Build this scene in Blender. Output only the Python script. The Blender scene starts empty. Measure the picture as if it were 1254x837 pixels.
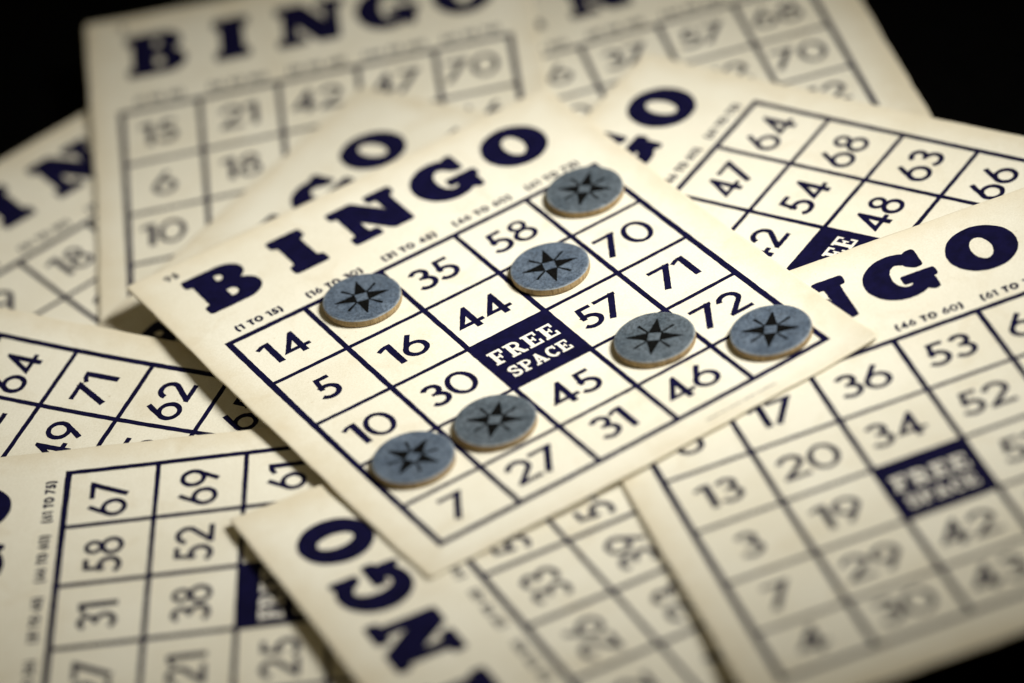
import bpy, bmesh, math, random
from mathutils import Vector, Matrix, Euler
from mathutils.geometry import delaunay_2d_cdt

# ------------------------------------------------------------------ scene data (units: centimetres)
CAM_ROT = (0.930218, 0.164435, -0.556051)
CAM_LOC = (-34.49531, -73.70862, 59.63452)
FPX, PHOTO_W = 5026.625, 1254.0
S = 2.2                                    # one grid square
UG = [0.0, 1.0007, 2.0168, 3.0352, 4.0311, 5.0]
VG = [0.0, 1.0091, 1.9973, 2.982, 3.9148, 4.7459]
U0, U1, V0, V1 = -0.4, 5.45, -1.82, 5.3    # card edges in squares from the grid corner
THICK = 0.065
F = None                                   # free square
# pose: x y z rx ry rz, three bend terms
CARDS = [
 dict(pose=[-0.0,-0.0,0.0,-1e-05,-0.0,-0.0,0.05439,-0.02998,0.04553], v1=5.15, serial='95', fine=True, curl=True,
  label='sharp cream bingo card on top with seven round chips on it',
  rows=[['14',F,'35','58',F],['5','16','44',F,'70'],['10','30','FREE','57','71'],[F,F,'45',F,'72'],['7','27','31','46',F]]),
 dict(pose=[4.22426,-11.09535,0.15956,-0.04245,-0.02913,-0.25345,0.01007,0.01802,0.09491],
  label='bingo card at lower right with a row of 13, 20, 34, 52',
  rows=[['6','17','36','53','65'],['13','20','34','52','61'],['3','19','FREE','51','74'],['7','29','42','58','70'],['4','30','43','48','63']]),
 dict(pose=[7.74656,-2.21868,-0.25425,-0.00147,0.0067,0.45656,-0.00487,0.07061,0.03981],
  label='tilted bingo card at right with 64, 68, 63 in its outer row',
  rows=[['12','21',F,'47','64'],['3','18','42','54','68'],['9','25','FREE','48','63'],['1','28','33','59','66'],['5','22','38','51','75']]),
 dict(u1=5.53, pose=[8.44861,6.64823,-1.13602,0.00478,-0.00514,-0.3265,-0.02408,0.01481,0.024],
  label='blurred bingo card at top right with 57, 68 and 70',
  rows=[['8','26','37','57','68'],['11','20','41','52','70'],['2','17','FREE','49','72'],['13','24','34','60','61'],['6','29','45','46','66']]),
 dict(u1=5.36, pose=[0.42647,11.01721,-1.17022,0.04729,-0.03548,-0.46856,0.0178,-0.09771,0.22331], serial='2',
  label='blurred upright bingo card at top left with 15, 21 and 6',
  rows=[['15','21','42','47','70'],['6','18','39','53','66'],['10','27','FREE','50','61'],['3','22','44','56','74'],['12','30','31','59','68']]),
 dict(pose=[-3.2965,9.92263,-1.62952,0.00985,-0.00509,0.1273,-0.01395,-0.00824,0.20436],
  label='blurred bingo card at far left with only 18 fully readable',
  rows=[['9','18','40','55','62'],['4','23','33','46','71'],['14','16','FREE','58','65'],['7','29','38','51','73'],['1','25','43','60','69']]),
 dict(pose=[-11.11893,2.54402,-0.50605,0.02718,-0.02019,0.61885,0.05773,0.10502,0.16626],
  label='bingo card at left edge with 64, 71, 62 in its outer row',
  rows=[['2','28','35','52','64'],['10','19','41','49','71'],['15','24','FREE','55','62'],['6','21','37','57','65'],['8','30','44','46','73']]),
 dict(pose=[-9.20576,-3.66377,-0.23301,0.02232,-0.0064,1.02934,-0.06977,0.03152,0.0202],
  label='bingo card on its side at lower left with 67, 69 and 58',
  rows=[['5','27','31','58','67'],['11','21','38','52','69'],['14','25','FREE','60','61'],['3','17','40','47','75'],['9','22','36','54','63']]),
 dict(u1=5.57, pose=[-0.17586,-8.33294,-0.25396,0.02318,0.00112,1.48346,-0.07063,-0.01278,0.08299],
  label='bingo card at bottom centre with upside-down number 33',
  rows=[['12','26','33','50','68'],['4','23','39','54','72'],['10','16','FREE','48','64'],['7','18','42','59','70'],['1','29','45','56','61']]),
 dict(slide=-.22, drop=.27, pose=[1.07711,3.18994,-0.47531,-0.00076,-0.00943,0.39973,-0.01519,-0.005,-0.09007],
  label='mostly hidden bingo card showing only title letters, beneath the card with chips',
  rows=[[F]*5,[F]*5,[F,F,F,F,F],[F]*5,[F]*5]),
]
# chips on the top card: local x, y, turn of the star in degrees, tint, label
CHIPS = [
 (-2.069, 4.399, -17.8, 0, 'blue grey chip right of number 14, under the title letter I'),
 (2.164, 2.140, -18.0, 0, 'blue grey chip right of number 44, between 58 and 57'),
 (4.607, 4.297, 46.3, 1, 'slightly blurred grey chip in the top corner square, above number 70'),
 (4.649, -4.089, -38.6, 0, 'blue grey chip in the bottom corner square below number 72'),
 (2.447, -2.239, -39.9, 1, 'grey green chip under number 57, left of number 72'),
 (-2.184, -2.248, -41.2, 1, 'grey green chip just below number 30, left of number 45'),
 (-4.410, -2.102, -59.2, 0, 'blue grey chip under number 10, above the single 7'),
]

sc = bpy.context.scene
COL = sc.collection
rnd = random.Random(7)

# ------------------------------------------------------------------ materials
def new_mat(name):
    m = bpy.data.materials.new(name); m.use_nodes = True
    nt = m.node_tree; b = nt.nodes['Principled BSDF']
    return m, nt, b
def N(nt, typ, **kw):
    n = nt.nodes.new(typ)
    for k, v in kw.items(): setattr(n, k, v)
    return n
def math_node(nt, op, a, b=None, clamp=False):
    n = N(nt, 'ShaderNodeMath', operation=op); n.use_clamp = clamp
    for i, x in enumerate((a, b)):
        if x is None: continue
        if isinstance(x, (int, float)): n.inputs[i].default_value = x
        else: nt.links.new(x, n.inputs[i])
    return n.outputs[0]
def noise(nt, vec, scale, detail=4, rough=.55, dist=0):
    n = N(nt, 'ShaderNodeTexNoise'); n.inputs['Scale'].default_value = scale
    n.inputs['Detail'].default_value = detail; n.inputs['Roughness'].default_value = rough; n.inputs['Distortion'].default_value = dist
    nt.links.new(vec, n.inputs['Vector']); return n.outputs['Fac']
def ramp(nt, fac, stops):
    r = N(nt, 'ShaderNodeValToRGB'); cr = r.color_ramp
    while len(cr.elements) < len(stops): cr.elements.new(.5)
    for e, (p, c) in zip(cr.elements, stops): e.position = p; e.color = (*c, 1) if len(c) == 3 else c
    nt.links.new(fac, r.inputs[0]); return r.outputs[0]
def mix(nt, fac, a, b, blend='MIX'):
    n = N(nt, 'ShaderNodeMix', data_type='RGBA', blend_type=blend)
    for s, x in ((n.inputs[0], fac), (n.inputs[6], a), (n.inputs[7], b)):
        if isinstance(x, (int, float)): s.default_value = x
        elif isinstance(x, tuple): s.default_value = (*x, 1)
        else: nt.links.new(x, s)
    return n.outputs[2]
def bump(nt, b, h, strength, dist):
    n = N(nt, 'ShaderNodeBump'); n.inputs['Strength'].default_value = strength; n.inputs['Distance'].default_value = dist
    nt.links.new(h, n.inputs['Height']); nt.links.new(n.outputs[0], b.inputs['Normal'])
def obj_vec(nt, offset=True):
    tc = N(nt, 'ShaderNodeTexCoord')
    if not offset: return tc.outputs['Object']
    oi = N(nt, 'ShaderNodeObjectInfo'); add = N(nt, 'ShaderNodeVectorMath', operation='ADD')
    sc_ = math_node(nt, 'MULTIPLY', oi.outputs['Random'], 90.0)
    nt.links.new(tc.outputs['Object'], add.inputs[0]); nt.links.new(sc_, add.inputs[1]); return add.outputs[0]

def paper_material():
    m, nt, b = new_mat('aged_card_stock')
    v = obj_vec(nt)
    base = ramp(nt, noise(nt, v, .35, 5, .6), [(.3, (.755, .70, .545)), (.62, (.82, .775, .63))])
    fib = ramp(nt, noise(nt, v, 22, 5, .65), [(.3, (.85, .84, .80)), (.62, (1, 1, 1))])
    c = mix(nt, .8, base, fib, 'MULTIPLY')
    stain = ramp(nt, noise(nt, v, .9, 6, .6, .6), [(.55, (0, 0, 0)), (.78, (1, 1, 1))])
    c = mix(nt, math_node(nt, 'MULTIPLY', stain, .40), c, (.60, .50, .32))
    fleck = ramp(nt, noise(nt, v, 9, 2, .5), [(.73, (0, 0, 0)), (.78, (1, 1, 1))])
    c = mix(nt, math_node(nt, 'MULTIPLY', fleck, .45), c, (.40, .30, .17))
    # handled, yellowed rim of the card, deepened to paint in some vignette falloff
    tc = obj_vec(nt, False); sx = N(nt, 'ShaderNodeSeparateXYZ'); nt.links.new(tc, sx.inputs[0])
    cx, cy = ((U0 + U1) / 2 - 2.5) * S, (2.4 - (V0 + V1) / 2) * S
    hx, hy = (U1 - U0) / 2 * S, (V1 - V0) / 2 * S
    dx = math_node(nt, 'SUBTRACT', hx, math_node(nt, 'ABSOLUTE', math_node(nt, 'SUBTRACT', sx.outputs[0], cx)))
    dy = math_node(nt, 'SUBTRACT', hy, math_node(nt, 'ABSOLUTE', math_node(nt, 'SUBTRACT', sx.outputs[1], cy)))
    d = math_node(nt, 'MINIMUM', dx, dy)
    d = math_node(nt, 'ADD', d, math_node(nt, 'MULTIPLY', math_node(nt, 'SUBTRACT', noise(nt, v, 1.6, 5, .65), .5), 1.1))
    rim = N(nt, 'ShaderNodeMapRange'); rim.interpolation_type = 'SMOOTHSTEP'
    rim.inputs[1].default_value = -.15; rim.inputs[2].default_value = 1.0; rim.inputs[3].default_value = .52; rim.inputs[4].default_value = 0
    nt.links.new(d, rim.inputs[0])
    c = mix(nt, rim.outputs[0], c, (.62, .52, .335))
    nt.links.new(c, b.inputs['Base Color'])
    b.inputs['Roughness'].default_value = .72; b.inputs['Specular IOR Level'].default_value = .25
    h = math_node(nt, 'ADD', noise(nt, v, 14, 6, .7), math_node(nt, 'MULTIPLY', noise(nt, v, 1.3, 3, .5), 1.5))
    bump(nt, b, h, .35, .012)
    return m
def edge_material():
    m, nt, b = new_mat('cut_card_edge')
    c = ramp(nt, noise(nt, obj_vec(nt), 7, 5, .7), [(.3, (.62, .53, .36)), (.65, (.80, .73, .56))])
    nt.links.new(c, b.inputs['Base Color']); b.inputs['Roughness'].default_value = .9
    return m
def ink_material():
    m, nt, b = new_mat('navy_letterpress_ink')
    v = obj_vec(nt)
    c = ramp(nt, noise(nt, v, 3.5, 5, .65), [(.3, (.0022, .0018, .015)), (.7, (.0050, .0042, .034))])
    sp = ramp(nt, noise(nt, v, 42, 3, .6), [(.70, (0, 0, 0)), (.80, (1, 1, 1))])
    c = mix(nt, math_node(nt, 'MULTIPLY', sp, .10), c, (.30, .27, .25))
    nt.links.new(c, b.inputs['Base Color'])
    b.inputs['Roughness'].default_value = .7; b.inputs['Specular IOR Level'].default_value = .08
    return m
def reversed_material():
    m, nt, b = new_mat('unprinted_lettering_paper')
    c = ramp(nt, noise(nt, obj_vec(nt), 16, 4, .6), [(.3, (.66, .61, .50)), (.6, (.82, .78, .66))])
    nt.links.new(c, b.inputs['Base Color']); b.inputs['Roughness'].default_value = .75; b.inputs['Specular IOR Level'].default_value = .2
    return m
def chip_face_material(name, lo, hi):
    m, nt, b = new_mat(name)
    v = obj_vec(nt)
    c = ramp(nt, noise(nt, v, 2.2, 6, .7), [(.28, lo), (.7, hi)])
    g = ramp(nt, noise(nt, v, 17, 5, .75), [(.40, (.36, .36, .36)), (.60, (1.4, 1.4, 1.4))])
    c = mix(nt, .8, c, g, 'MULTIPLY')
    sc1 = ramp(nt, noise(nt, v, 7.5, 6, .75, .8), [(.60, (0, 0, 0)), (.72, (1, 1, 1))])
    c = mix(nt, math_node(nt, 'MULTIPLY', sc1, .30), c, (.30, .32, .33))
    # rubbed rim
    tc = obj_vec(nt, False); ln = N(nt, 'ShaderNodeVectorMath', operation='MULTIPLY'); ln.inputs[1].default_value = (1, 1, 0)
    nt.links.new(tc, ln.inputs[0]); l2 = N(nt, 'ShaderNodeVectorMath', operation='LENGTH'); nt.links.new(ln.outputs[0], l2.inputs[0])
    rr = math_node(nt, 'ADD', l2.outputs['Value'], math_node(nt, 'MULTIPLY', math_node(nt, 'SUBTRACT', noise(nt, v, 5, 5, .7), .5), .16))
    mr = N(nt, 'ShaderNodeMapRange'); mr.interpolation_type = 'SMOOTHSTEP'
    mr.inputs[1].default_value = .94; mr.inputs[2].default_value = 1.02; mr.inputs[3].default_value = 0; mr.inputs[4].default_value = .55
    nt.links.new(rr, mr.inputs[0])
    c = mix(nt, mr.outputs[0], c, (.36, .38, .36))
    nt.links.new(c, b.inputs['Base Color']); b.inputs['Roughness'].default_value = .62; b.inputs['Specular IOR Level'].default_value = .3
    bump(nt, b, math_node(nt, 'ADD', noise(nt, v, 20, 6, .75), noise(nt, v, 3, 3, .5)), .4, .02)
    return m
def chip_core_material():
    m, nt, b = new_mat('pressed_cardboard')
    v = obj_vec(nt); st = N(nt, 'ShaderNodeMapping'); st.inputs['Scale'].default_value = (9, 9, 1.2); nt.links.new(v, st.inputs[0])
    c = ramp(nt, noise(nt, st.outputs[0], 2.2, 5, .7), [(.3, (.17, .105, .04)), (.68, (.46, .335, .17))])
    nt.links.new(c, b.inputs['Base Color']); b.inputs['Roughness'].default_value = .9
    bump(nt, b, noise(nt, st.outputs[0], 3, 5, .7), .6, .02)
    return m
def star_material():
    m, nt, b = new_mat('black_chip_print')
    c = ramp(nt, noise(nt, obj_vec(nt), 18, 5, .7), [(.35, (.002, .002, .002)), (.75, (.009, .009, .008))])
    nt.links.new(c, b.inputs['Base Color']); b.inputs['Roughness'].default_value = .8; b.inputs['Specular IOR Level'].default_value = .02
    return m
def table_material():
    m, nt, b = new_mat('black_tabletop')
    c = ramp(nt, noise(nt, obj_vec(nt), 1.5, 6, .65), [(.35, (.0004, .0004, .0004)), (.8, (.0012, .0011, .001))])
    nt.links.new(c, b.inputs['Base Color']); b.inputs['Roughness'].default_value = .85; b.inputs['Specular IOR Level'].default_value = .02
    return m
PAPER, EDGE, INK, REV = paper_material(), edge_material(), ink_material(), reversed_material()
FACE = [chip_face_material('blue_grey_chip_paper', (.046, .066, .094), (.122, .154, .192)),
        chip_face_material('grey_green_chip_paper', (.046, .062, .074), (.116, .138, .154))]
CORE, STAR, TABLE = chip_core_material(), star_material(), table_material()

# ------------------------------------------------------------------ objects
def link(name, me, mat, parent=None):
    o = bpy.data.objects.new(name, me); COL.objects.link(o)
    for mm in (mat if isinstance(mat, (list, tuple)) else [mat]): me.materials.append(mm)
    if parent is not None: o.parent = parent
    return o
def thing(name, label, cat, group):
    o = bpy.data.objects.new(name, None); COL.objects.link(o); o.empty_display_size = .5
    o['label'] = label; o['category'] = cat; o['group'] = group
    return o

# ------------------------------------------------------------------ lettering: solids are lists of loops (even-odd), y up, cap height 1
def arc(cx, cy, rx, ry, a0, a1, n=None):
    n = n or max(4, int(abs(a1 - a0) / 11))
    return [(cx + rx * math.cos(math.radians(a0 + (a1 - a0) * i / n)), cy + ry * math.sin(math.radians(a0 + (a1 - a0) * i / n))) for i in range(n + 1)]
def ell(cx, cy, rx, ry, n=36): return arc(cx, cy, rx, ry, 0, 360, n)[:-1]
def stroke(pts, w):
    n = len(pts); L, R = [], []
    for i, p in enumerate(pts):
        ww = (w[0] + (w[1] - w[0]) * i / (n - 1)) / 2 if isinstance(w, tuple) else w / 2
        d0 = Vector(p) - Vector(pts[i - 1]) if i else None
        d1 = Vector(pts[i + 1]) - Vector(p) if i < n - 1 else None
        d0 = (d0 or d1).normalized(); d1 = (d1 or d0).normalized()
        nn = Vector((-d0.y - d1.y, d0.x + d1.x)).normalized()
        k = ww / max(.4, nn.dot(Vector((-d1.y, d1.x))))
        L.append((p[0] + nn.x * k, p[1] + nn.y * k)); R.append((p[0] - nn.x * k, p[1] - nn.y * k))
    return [L + R[::-1]]
def fillet(pts, r, n=3):
    out = []
    for i, p in enumerate(pts):
        p = Vector(p); a = Vector(pts[i - 1]); b = Vector(pts[(i + 1) % len(pts)])
        ra = min(r, (a - p).length * .45); rb = min(r, (b - p).length * .45)
        s = p + (a - p).normalized() * ra; e = p + (b - p).normalized() * rb
        for k in range(n + 1):
            t = k / n; out.append(tuple((1 - t) ** 2 * s + 2 * t * (1 - t) * p + t * t * e))
    return out
W = .145
def ring(cx, cy, rx, ry, w=W): return [ell(cx, cy, rx, ry), ell(cx, cy, rx - w, ry - w * .9)]
def digit(ch):
    if ch == '0': return [ring(.38, .5, .39, .52)], .76
    if ch == '1': return [[[(.17, 0), (.345, 0), (.345, 1), (.17, 1)]], stroke([(.27, .935), (.12, .92), (-.04, .83)], .13)], .36
    if ch == '2': return [stroke(arc(.32, .685, .255, .25, 172, -28) + [(.10, .10)], W), [[(.01, 0), (.66, 0), (.66, .135), (.01, .135)]]], .66
    if ch == '3': return [stroke(arc(.27, .74, .20, .195, 155, -75), W), stroke(arc(.27, .30, .245, .235, 82, -150), W), [[(.20, .49), (.36, .49), (.36, .60), (.20, .60)]]], .56
    if ch == '4': return [[[(0, .19), (.50, 1.03), (.60, 1.03), (.60, .19)], [(.235, .32), (.435, .32), (.435, .65)]], [[(.435, 0), (.60, 0), (.60, .3), (.435, .3)]], [[(.5, .19), (.76, .19), (.76, .32), (.5, .32)]]], .74
    if ch == '5': return [stroke([(.165, .44), (.225, .995)], .13), [[(.18, .865), (.56, .865), (.56, 1.0), (.20, 1.0)]], stroke(arc(.27, .325, .265, .255, 128, -148), W)], .60
    if ch == '6': return [ring(.35, .335, .345, .345), stroke([(.45, 1.0), (.33, .82), (.20, .60), (.09, .42)], .14)], .69
    if ch == '7': return [[[(0, .87), (.63, .87), (.66, 1), (0, 1)]], stroke([(.575, .99), (.06, 0)], .165)], .66
    if ch == '8': return [ring(.325, .765, .255, .25, .13), ring(.325, .29, .325, .305, .14)], .65
    if ch == '9':
        s, w = digit('6'); return [[[(w - x, 1 - y) for x, y in lp] for lp in so] for so in s], w
def caption_glyph(ch):
    if ch == '(': return [stroke(arc(.45, .45, .38, .75, 130, 230), .20)], .32
    if ch == ')': return [stroke(arc(-.12, .45, .38, .75, 50, -50), .20)], .32
    if ch == 'T': return [[[(0, .80), (.6, .80), (.6, 1), (0, 1)]], [[(.195, 0), (.405, 0), (.405, .9), (.195, .9)]]], .60
    if ch == 'O': return [ring(.45, .5, .45, .52, .21)], .90
    if ch == ' ': return [], .30
    global W
    W = .205; r = digit(ch); W = .145
    return r
def layout(text, h, gap, glyph=digit):
    solids, x = [], 0
    for ch in text:
        so, w = glyph(ch)
        solids += [[[((px + x) * h, py * h) for px, py in lp] for lp in s] for s in so]
        x += w + gap
    return solids, (x - gap) * h
def title_letter(ch):
    r = .035
    if ch == 'B':
        o = [(0, 1), (.56, 1)] + arc(.61, .755, .31, .245, 84, -58) + arc(.63, .28, .35, .28, 60, -84) + [(.56, 0), (0, 0), (0, .19), (.10, .20), (.10, .80), (0, .81)]
        c1 = [(.445, .835), (.50, .835)] + arc(.515, .745, .085, .09, 80, -80) + [(.50, .655), (.445, .655)]
        c2 = [(.445, .41), (.51, .41)] + arc(.525, .295, .105, .115, 80, -80) + [(.51, .18), (.445, .18)]
        return [[fillet(o, .05), fillet(c1, .06), fillet(c2, .06)]], .99
    if ch == 'I':
        o = [(0, 1), (.57, 1), (.57, .805), (.47, .775), (.47, .225), (.57, .195), (.57, 0), (0, 0), (0, .195), (.10, .225), (.10, .775), (0, .805)]
        return [[fillet(o, .045)]], .57
    if ch == 'N':
        o = [(0, 1), (.44, 1), (.82, .48), (.82, .81), (.68, .82), (.68, 1), (1.13, 1), (1.13, .82), (1.03, .81), (1.03, 0), (.68, 0), (.315, .52), (.315, .19), (.47, .18), (.47, 0), (0, 0), (0, .18), (.105, .19), (.105, .81), (0, .82)]
        return [[fillet(o, .045)]], 1.13
    if ch == 'G':
        body = arc(.50, .5, .51, .53, 46, 314, 44) + arc(.55, .5, .18, .30, 300, 60, 26)
        term = [(.66, .80), (.76, 1.0), (.91, 1.02), (.91, .61), (.80, .60), (.68, .70)]
        leg = [(.66, .46), (.95, .46), (.95, -.01), (.85, -.01), (.78, .07), (.60, .0), (.64, .22)]
        slab = [(.52, .47), (1.02, .47), (1.02, .29), (.52, .29)]
        return [[body], [fillet(term, .05)], [fillet(leg, .05)], [fillet(slab, .04)]], 1.02
    if ch == 'O': return [[ell(.515, .5, .515, .53, 60), ell(.515, .5, .175, .29, 44)]], 1.03
def slab_letter(ch):
    s = []; st = .20; sf = .13
    def bar(x0, y0, x1, y1): s.append([[(x0, y0), (x1, y0), (x1, y1), (x0, y1)]])
    if ch in 'FREP':
        bar(.08, .05, .08 + st, .95); bar(0, 0, .40, sf)
    if ch == 'F': bar(0, 1 - sf, .66, 1); bar(.54, .66, .66, .95); bar(.2, .43, .46, .55); bar(.42, .33, .50, .66); return s, .70
    if ch == 'E': bar(0, 1 - sf, .66, 1); bar(0, 0, .68, sf); bar(.55, .68, .66, .95); bar(.57, .05, .68, .34); bar(.2, .44, .44, .56); bar(.40, .34, .48, .66); return s, .72
    if ch == 'P': bar(0, 1 - sf, .4, 1); s.append(stroke([(.2, .935)] + arc(.38, .71, .22, .225, 90, -90, 14) + [(.2, .485)], .14)); return s, .68
    if ch == 'R':
        bar(0, 1 - sf, .4, 1); s.append(stroke([(.2, .935)] + arc(.38, .72, .21, .215, 90, -90, 14) + [(.2, .505)], .14))
        s.append(stroke([(.40, .50), (.60, .04)], .19)); bar(.52, 0, .76, sf); return s, .78
    if ch == 'S':
        s.append(stroke(arc(.31, .735, .22, .20, 25, 270, 18) + arc(.31, .27, .235, .215, 90, -155, 18), .17)); bar(.47, .66, .57, 1.0); bar(.03, 0, .13, .34); return s, .64
    if ch == 'A':
        s.append(stroke([(.15, .05), (.38, 1)], .13)); s.append(stroke([(.36, 1), (.62, .05)], .2)); bar(.2, .26, .56, .38); bar(0, 0, .3, sf); bar(.44, 0, .8, sf); return s, .82
    if ch == 'C': s.append(stroke(arc(.36, .5, .27, .425, 45, 318, 24), .18)); bar(.53, .62, .64, 1.0); return s, .68
    return s, .3

def inside(pt, loops):
    x, y = pt; c = False
    for lp in loops:
        j = len(lp) - 1
        for i in range(len(lp)):
            xi, yi = lp[i]; xj, yj = lp[j]
            if (yi > y) != (yj > y) and x < (xj - xi) * (y - yi) / (yj - yi) + xi: c = not c
            j = i
    return c
def swell(lp, e):
    """push a loop's outline outwards by e (inwards when e is negative)"""
    n = len(lp); area = sum(lp[i - 1][0] * lp[i][1] - lp[i][0] * lp[i - 1][1] for i in range(n))
    sg = 1 if area > 0 else -1; out = []
    for i in range(n):
        p = Vector(lp[i]); a = p - Vector(lp[i - 1]); b = Vector(lp[(i + 1) % n]) - p
        if a.length < 1e-9 or b.length < 1e-9: out.append(lp[i]); continue
        a.normalize(); b.normalize()
        m = Vector((a.y + b.y, -a.x - b.x)) * sg
        if m.length < 1e-6: out.append(lp[i]); continue
        m.normalize(); k = e / max(.55, m.dot(Vector((a.y, -a.x)) * sg)); out.append((p.x + m.x * k, p.y + m.y * k))
    return out
def embolden(solids, e): return [[swell(lp, e if i == 0 else -e) for i, lp in enumerate(so)] for so in solids]
def triangulate(solids, step=.45, rough=0.0, seed=0):
    """2D solids -> (verts, tris); grid points inside let the print follow the card's bend"""
    rg = random.Random(seed); vs, es = [], []
    sol2 = []
    for so in solids:
        s2 = []
        for lp in so:
            l2 = []
            for i, (x, y) in enumerate(lp):
                x2, y2 = lp[(i + 1) % len(lp)]; d = math.hypot(x2 - x, y2 - y)
                n = max(1, int(d / max(step, .12))) if rough == 0 else max(1, int(d / .07))
                for k in range(n):
                    a, b = x + (x2 - x) * k / n, y + (y2 - y) * k / n
                    l2.append((a + rg.uniform(-rough, rough), b + rg.uniform(-rough, rough)))
            s2.append(l2)
        sol2.append(s2)
    for so in sol2:
        for lp in so:
            b = len(vs); vs += [Vector(p) for p in lp]; es += [(b + i, b + (i + 1) % len(lp)) for i in range(len(lp))]
    xs = [v.x for v in vs]; ys = [v.y for v in vs]
    nx, ny = int((max(xs) - min(xs)) / step), int((max(ys) - min(ys)) / step)
    for i in range(1, nx + 1):
        for j in range(1, ny + 1):
            p = (min(xs) + i * step + .013, min(ys) + j * step + .017)
            if any(inside(p, so) for so in sol2): vs.append(Vector(p))
    r = delaunay_2d_cdt(vs, es, [], 0, 1e-5)
    V, Fs = r[0], r[2]; tris = []
    for f in Fs:
        c = ((V[f[0]].x + V[f[1]].x + V[f[2]].x) / 3, (V[f[0]].y + V[f[1]].y + V[f[2]].y) / 3)
        if any(inside(c, so) for so in sol2):
            a, b_, d = (V[i] for i in f)
            if (b_ - a).cross(d - a) < 0: f = f[::-1]
            tris.append(tuple(f))
    used = sorted({i for t in tris for i in t}); mp = {k: n for n, k in enumerate(used)}
    return [tuple(V[i]) for i in used], [tuple(mp[i] for i in t) for t in tris]
CACHE = {}
def shape(key, maker, rough=.006, step=.45, bold=0):
    if key not in CACHE:
        so, w = maker(); so = embolden(so, bold); V, T = triangulate(so, step, rough, hash(str(key)) % 1000 if False else sum(map(ord, str(key))))
        CACHE[key] = (V, T, w)
    return CACHE[key]

# ------------------------------------------------------------------ cards
def lx(u): return (u - 2.5) * S
def ly(v): return (2.4 - v) * S
def bendfun(p, curl):
    A, B, C = p[6:9]
    cx, cy = lx(U1), ly(5.15)
    def z(x, y):
        h = A * (x / 5.5) ** 2 + B * x * y / 30 + C * (y / 5.5) ** 2
        if curl:
            d = math.hypot(x - cx, y - cy)
            if d < 1.5: h += .09 * (1 - d / 1.5) ** 2
        return h
    return z
def board(root, z, seed, u1=U1, v1=V1):
    rg = random.Random(seed)
    def lines(a, b, n):
        L = b - a; base = [.0, .025, .07, .14]
        return [a + k for k in base] + [a + .14 + (L - .28) * i / n for i in range(1, n)] + [b - k for k in base[::-1]]
    X = lines(lx(U0), lx(u1), 34); Y = lines(ly(v1), ly(V0), 42)
    nx, ny = len(X), len(Y); r = .13
    ph = [rg.uniform(0, 6.28) for _ in range(8)]
    def wob(t, k): return .012 * math.sin(t * .9 + ph[k]) + .008 * math.sin(t * 2.7 + ph[k + 4])
    bm = bmesh.new(); top, bot = [], []
    for j, y in enumerate(Y):
        rt, rb = [], []
        for i, x in enumerate(X):
            px, py = x, y
            cx = X[0] + r if x < X[0] + r else (X[-1] - r if x > X[-1] - r else None)
            cy = Y[0] + r if y < Y[0] + r else (Y[-1] - r if y > Y[-1] - r else None)
            if cx is not None and cy is not None:
                d = Vector((x - cx, y - cy)); m = max(abs(d.x), abs(d.y))
                if d.length > 1e-6: d = d.normalized() * m; px, py = cx + d.x, cy + d.y
            e = min(i, j, nx - 1 - i, ny - 1 - j)
            jit = .012 if e == 0 else 0
            px += (wob(y, 0) if i < 2 else wob(y, 1) if i > nx - 3 else 0) + rg.uniform(-jit, jit)
            py += (wob(x, 2) if j < 2 else wob(x, 3) if j > ny - 3 else 0) + rg.uniform(-jit, jit)
            h = z(px, py); drop = (.022, .005, 0, 0)[min(e, 3)]
            rt.append(bm.verts.new((px, py, h - drop - (rg.uniform(0, .012) if e == 0 else 0))))
            rb.append(bm.verts.new((px, py, h - THICK + drop * .8)))
        top.append(rt); bot.append(rb)
    for j in range(ny - 1):
        for i in range(nx - 1):
            f = bm.faces.new((top[j][i], top[j][i + 1], top[j + 1][i + 1], top[j + 1][i])); f.smooth = True
            f = bm.faces.new((bot[j][i], bot[j + 1][i], bot[j + 1][i + 1], bot[j][i + 1])); f.smooth = True
    rimT = top[0] + [r_[-1] for r_ in top[1:]] + top[-1][-2::-1] + [r_[0] for r_ in top[-2:0:-1]]
    rimB = bot[0] + [r_[-1] for r_ in bot[1:]] + bot[-1][-2::-1] + [r_[0] for r_ in bot[-2:0:-1]]
    n = len(rimT)
    for i in range(n):
        f = bm.faces.new((rimT[i], rimB[i], rimB[(i + 1) % n], rimT[(i + 1) % n])); f.material_index = 1
    bmesh.ops.recalc_face_normals(bm, faces=bm.faces)
    me = bpy.data.meshes.new('board'); bm.to_mesh(me); bm.free()
    return link('board', me, (PAPER, EDGE), root)
def print_mesh(name, V, T, z, dx, dy, lift, root, mat=INK, rot=0.0, shared=None):
    c, s = math.cos(rot), math.sin(rot)
    P = [(x * c - y * s + dx, x * s + y * c + dy) for x, y in V]
    me = bpy.data.meshes.new(name); me.from_pydata([(x, y, z(x, y) + lift) for x, y in P], [], T); me.update()
    return link(name, me, mat, root)
def strips(rects, z, lifts):
    V, Q = [], []
    for (x0, y0, x1, y1), lf in zip(rects, lifts):
        horiz = (x1 - x0) > (y1 - y0); L = max(x1 - x0, y1 - y0); n = max(1, int(L / .16))
        b = len(V)
        for k in range(n + 1):
            t = k / n; w1, w2 = rnd.uniform(-.006, .006), rnd.uniform(-.006, .006)
            if horiz:
                x = x0 + (x1 - x0) * t; V += [(x, y0 + w1, z(x, y0) + lf), (x, y1 + w2, z(x, y1) + lf)]
            else:
                y = y0 + (y1 - y0) * t; V += [(x1 + w1, y, z(x1, y) + lf), (x0 + w2, y, z(x0, y) + lf)]
        for k in range(n): Q.append((b + 2 * k, b + 2 * k + 2, b + 2 * k + 3, b + 2 * k + 1))
    return V, Q
CAPS = ['(1 TO 15)', '(16 TO 30)', '(31 TO 45)', '(46 TO 60)', '(61 TO 75)']
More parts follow.
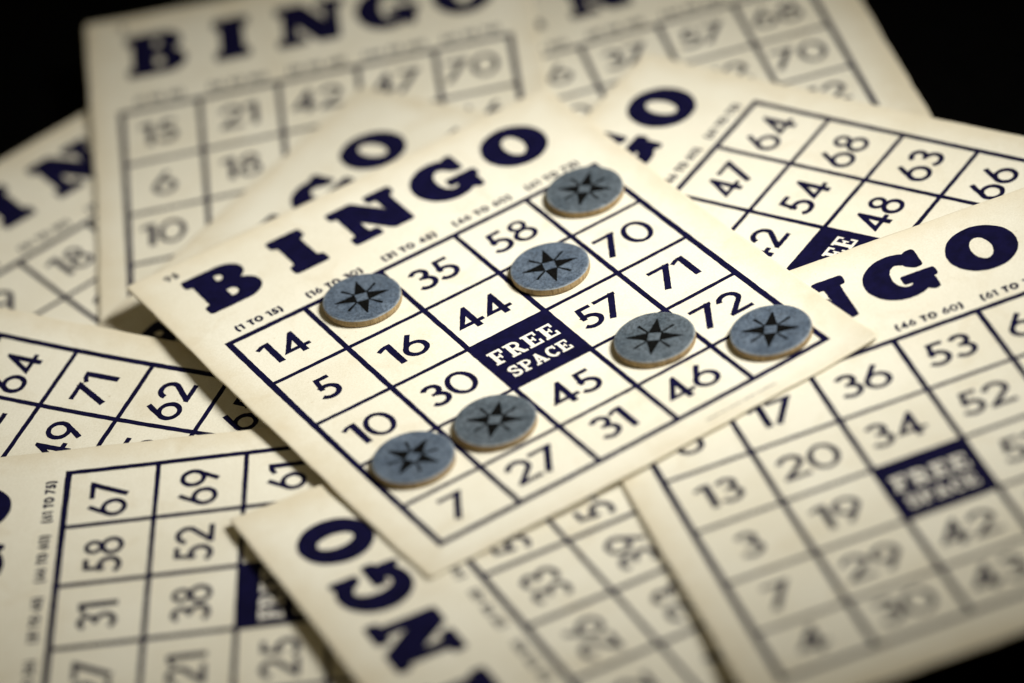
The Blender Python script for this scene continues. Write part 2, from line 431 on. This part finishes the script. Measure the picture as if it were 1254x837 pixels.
TH = .765 * S        # title letter height
def build_card(ci, d):
    p = d['pose']; z = bendfun(p, d.get('curl'))
    root = thing('bingo_card', d['label'], 'bingo card', 'bingo cards scattered in a pile')
    root.location = p[:3]; root.rotation_euler = p[3:6]
    board(root, z, 100 + ci, d.get('u1', U1), d.get('v1', V1))
    # ruled grid
    w = .062 * S / 2; wo = .076 * S / 2
    rects, lifts = [], []
    for j in range(6):
        ww = wo if j in (0, 5) else w * .92; rects.append((lx(0) - wo, ly(VG[j]) - ww, lx(UG[5]) + wo, ly(VG[j]) + ww)); lifts.append(.004)
    for i in range(6):
        ww = wo if i in (0, 5) else w * 1.06; rects.append((lx(UG[i]) - ww, ly(VG[5]) - wo * .9, lx(UG[i]) + ww, ly(0) + wo * .9)); lifts.append(.0055)
    V, Q = strips(rects, z, lifts)
    me = bpy.data.meshes.new('ruled_grid'); me.from_pydata(V, [], Q); me.update(); link('ruled_grid', me, INK, root)
    # title
    for k, ch in enumerate('BINGO'):
        V, T, wd = shape(('title', ch), lambda: (lambda r: ([[[(x * TH, y * TH) for x, y in lp] for lp in so] for so in r[0]], r[1] * TH))(title_letter(ch)), .007, bold=.034)
        uc = (.51, 1.49, 2.52, 3.52, 4.51)[k]
        print_mesh('title_letter', V, T, z, lx(uc + d.get('slide', 0)) - wd / 2, ly(-.645 + d.get('drop', 0)), .004, root)
    for k, t in enumerate(CAPS):
        V, T, wd = shape(('cap', t), lambda: layout(t, .105 * S, .20, caption_glyph), .003, bold=.013)
        print_mesh('range_caption', V, T, z, lx((UG[k] + UG[k + 1]) / 2) - wd / 2, ly(-.135 + d.get('drop', 0)), .004, root)
    if d.get('serial'):
        V, T, wd = shape(('ser', d['serial']), lambda: layout(d['serial'], .11 * S, .20, caption_glyph), .003, bold=.008)
        print_mesh('serial_number', V, T, z, lx(.10) - wd / 2, ly(-1.54), .004, root)
    if d.get('fine'):   # a line of print too small to read under the grid
        so = []; rg = random.Random(3); x = 0
        for k in range(44):
            if k in (9, 14, 23, 31): x += .05
            h = rg.choice((.045, .05, .06)); so.append([[(x, 0), (x + .018, 0), (x + .018, h), (x, h)]]); x += rg.uniform(.032, .05)
        V, T = triangulate(so, .45, 0); print_mesh('fine_print', V, T, z, lx(3.25), ly(4.995), .004, root)
    rg = random.Random(40 + ci)
    for r, row in enumerate(d['rows']):
        for c, t in enumerate(row):
            if t is None: continue
            uc, vc = (UG[c] + UG[c + 1]) / 2, (VG[r] + VG[r + 1]) / 2
            if t == 'FREE': continue
            V, T, wd = shape(('num', t), lambda: (lambda r: ([[[(x * 1.06, y) for x, y in lp] for lp in so] for so in r[0]], r[1] * 1.06))(layout(t, .425 * S, .075)), .005, bold=.004)
            print_mesh('number', V, T, z, lx(uc - .035 + rg.uniform(-.02, .02)) - wd / 2, ly(vc + (.207 if r < 4 else .187) - .01 + rg.uniform(-.012, .012)), .004, root)
    if ci != 9:
        sq = [[[(lx(UG[2]), ly(VG[3])), (lx(UG[3]), ly(VG[3])), (lx(UG[3]), ly(VG[2])), (lx(UG[2]), ly(VG[2]))]]]
        V, T = triangulate(sq, .4, .005, 3); fs = print_mesh('free_square', V, T, z, 0, 0, .007, root)
        # reversed-out words, slightly tilted line spacing as printed
        V, T, wd = shape('free', lambda: layout('FREE', .265 * S, .10, slab_letter), .003)
        V2, T2, wd2 = shape('space', lambda: layout('SPACE', .205 * S, .08, slab_letter), .003)
        xc = lx((UG[2] + UG[3]) / 2)
        o = print_mesh('white_word', V, T, z, xc - wd / 2, ly(2.495), .0085, root, REV); o.parent = fs
        o = print_mesh('white_word', V2, T2, z, xc - wd2 / 2, ly(2.815), .0085, root, REV); o.parent = fs
    return root, z
roots = []
for ci, d in enumerate(CARDS): roots.append(build_card(ci, d))

# ------------------------------------------------------------------ chips
CR, CH = 1.005, .20
def chip_meshes():
    rg = random.Random(5); n = 72
    # cardboard core: bottom and side wall
    prof = [(CR - .03, 0), (CR, .02), (CR + .008, .09), (CR, CH - .022)]
    bm = bmesh.new(); rings = []
    wv = [1 + .004 * math.sin(3 * a + 1) + .003 * math.sin(7 * a) + rg.uniform(-.0015, .0015) for a in [2 * math.pi * i / n for i in range(n)]]
    for r, h in prof: rings.append([bm.verts.new((r * wv[i] * math.cos(2 * math.pi * i / n), r * wv[i] * math.sin(2 * math.pi * i / n), h)) for i in range(n)])
    for a, b in zip(rings, rings[1:]):
        for i in range(n): bm.faces.new((a[i], a[(i + 1) % n], b[(i + 1) % n], b[i])).smooth = True
    bm.faces.new(rings[0][::-1]); core = bpy.data.meshes.new('cardboard_core'); bm.to_mesh(core); bm.free()
    # printed paper face with a pressed-down rim
    bm = bmesh.new(); prof = [(CR, CH - .022), (CR - .015, CH - .006), (CR - .05, CH), (.8, CH), (.5, CH), (.2, CH)]; rings = []
    for r, h in prof: rings.append([bm.verts.new((r * wv[i] * math.cos(2 * math.pi * i / n), r * wv[i] * math.sin(2 * math.pi * i / n), h)) for i in range(n)])
    for a, b in zip(rings, rings[1:]):
        for i in range(n): bm.faces.new((a[i], a[(i + 1) % n], b[(i + 1) % n], b[i])).smooth = True
    bm.faces.new(rings[-1]).smooth = True
    face = bpy.data.meshes.new('paper_face'); bm.to_mesh(face); bm.free()
    so = []
    for k in range(4):
        a = math.radians(90 * k); c, s = math.cos(a), math.sin(a)
        kite = [(.15, -.135), (.20, -.155), (.715, -.012), (.715, .012), (.20, .155), (.15, .135)]
        so.append([fillet([(x * c - y * s, x * s + y * c) for x, y in kite], .012)])
        a += math.radians(45); c, s = math.cos(a), math.sin(a)
        ray = [(.215, -.024), (.63, -.043), (.63, .043), (.215, .024)]
        so.append([[(x * c - y * s, x * s + y * c) for x, y in ray]])
    V, T = triangulate(so, .4, .005, 9)
    star = bpy.data.meshes.new('star_print'); star.from_pydata([(x, y, CH + .003) for x, y in V], [], T); star.update()
    return core, face, star
core, face, star = chip_meshes()
core.materials.append(CORE); star.materials.append(STAR)
ztop = roots[0][1]
for (x, y, ang, tint, label) in CHIPS:
    root = thing('bingo_chip', label, 'chip', 'round chips on the top bingo card')
    e = .01; nx, ny = (ztop(x + e, y) - ztop(x - e, y)) / (2 * e), (ztop(x, y + e) - ztop(x, y - e)) / (2 * e)
    nrm = Vector((-nx, -ny, 1)).normalized(); q = Vector((0, 0, 1)).rotation_difference(nrm)
    rb = Matrix.Rotation(rnd.uniform(-.004, .004), 4, 'X')
    root.matrix_world = Matrix.Translation((x, y, ztop(x, y) + .012)) @ q.to_matrix().to_4x4() @ rb @ Matrix.Rotation(math.radians(ang), 4, 'Z')
    for nm, me, m in (('cardboard_core', core, None), ('paper_face', face, FACE[tint])):
        o = bpy.data.objects.new(nm, me if m is None else me.copy()); COL.objects.link(o); o.parent = root
        if m is not None: o.data.materials.append(m); pf = o
    o = bpy.data.objects.new('star_print', star); COL.objects.link(o); o.parent = pf

# ------------------------------------------------------------------ tabletop
bm = bmesh.new()
bmesh.ops.create_grid(bm, x_segments=20, y_segments=20, size=160)
for v in bm.verts: v.co.z = -1.83
ext = bmesh.ops.extrude_face_region(bm, geom=bm.faces[:])
for g in ext['geom']:
    if isinstance(g, bmesh.types.BMVert): g.co.z -= 3
bmesh.ops.recalc_face_normals(bm, faces=bm.faces)
me = bpy.data.meshes.new('tabletop'); bm.to_mesh(me); bm.free()
tb = link('tabletop', me, TABLE); tb['kind'] = 'structure'

# ------------------------------------------------------------------ camera
cam = bpy.data.cameras.new('camera'); co = bpy.data.objects.new('camera', cam); COL.objects.link(co)
co.location = CAM_LOC; co.rotation_euler = CAM_ROT
cam.sensor_fit = 'HORIZONTAL'; cam.sensor_width = 36; cam.lens = FPX / PHOTO_W * 36
cam.clip_start = 1; cam.clip_end = 2000
cam.dof.use_dof = True; cam.dof.focus_distance = 101.7; cam.dof.aperture_fstop = .042
cam.dof.aperture_blades = 0
sc.camera = co

# ------------------------------------------------------------------ light: one warm soft lamp from the right, a faint room
Rm = Euler(CAM_ROT).to_matrix(); right = Rm @ Vector((1, 0, 0)); right.z = 0; right.normalize()
back = Vector((-right.y, right.x, 0))
aim = Vector((1.3, 1.7, 0))
pos = aim + (right * .62 - back * .05 + Vector((0, 0, .80))).normalized() * 56
ld = bpy.data.lights.new('lamp', 'SPOT'); lo = bpy.data.objects.new('lamp', ld); COL.objects.link(lo)
lo.location = pos; lo.rotation_euler = (aim - pos).to_track_quat('-Z', 'Y').to_euler()
ld.energy = 282000; ld.color = (1, .998, .985); ld.spot_size = math.radians(37); ld.spot_blend = 1; ld.shadow_soft_size = 11
w = bpy.data.worlds.new('World'); sc.world = w; w.use_nodes = True
bg = w.node_tree.nodes['Background']; bg.inputs[0].default_value = (1, .84, .52, 1); bg.inputs[1].default_value = .10

sc.view_settings.view_transform = 'Standard'; sc.view_settings.look = 'None'
sc.view_settings.exposure = 0; sc.view_settings.gamma = 1
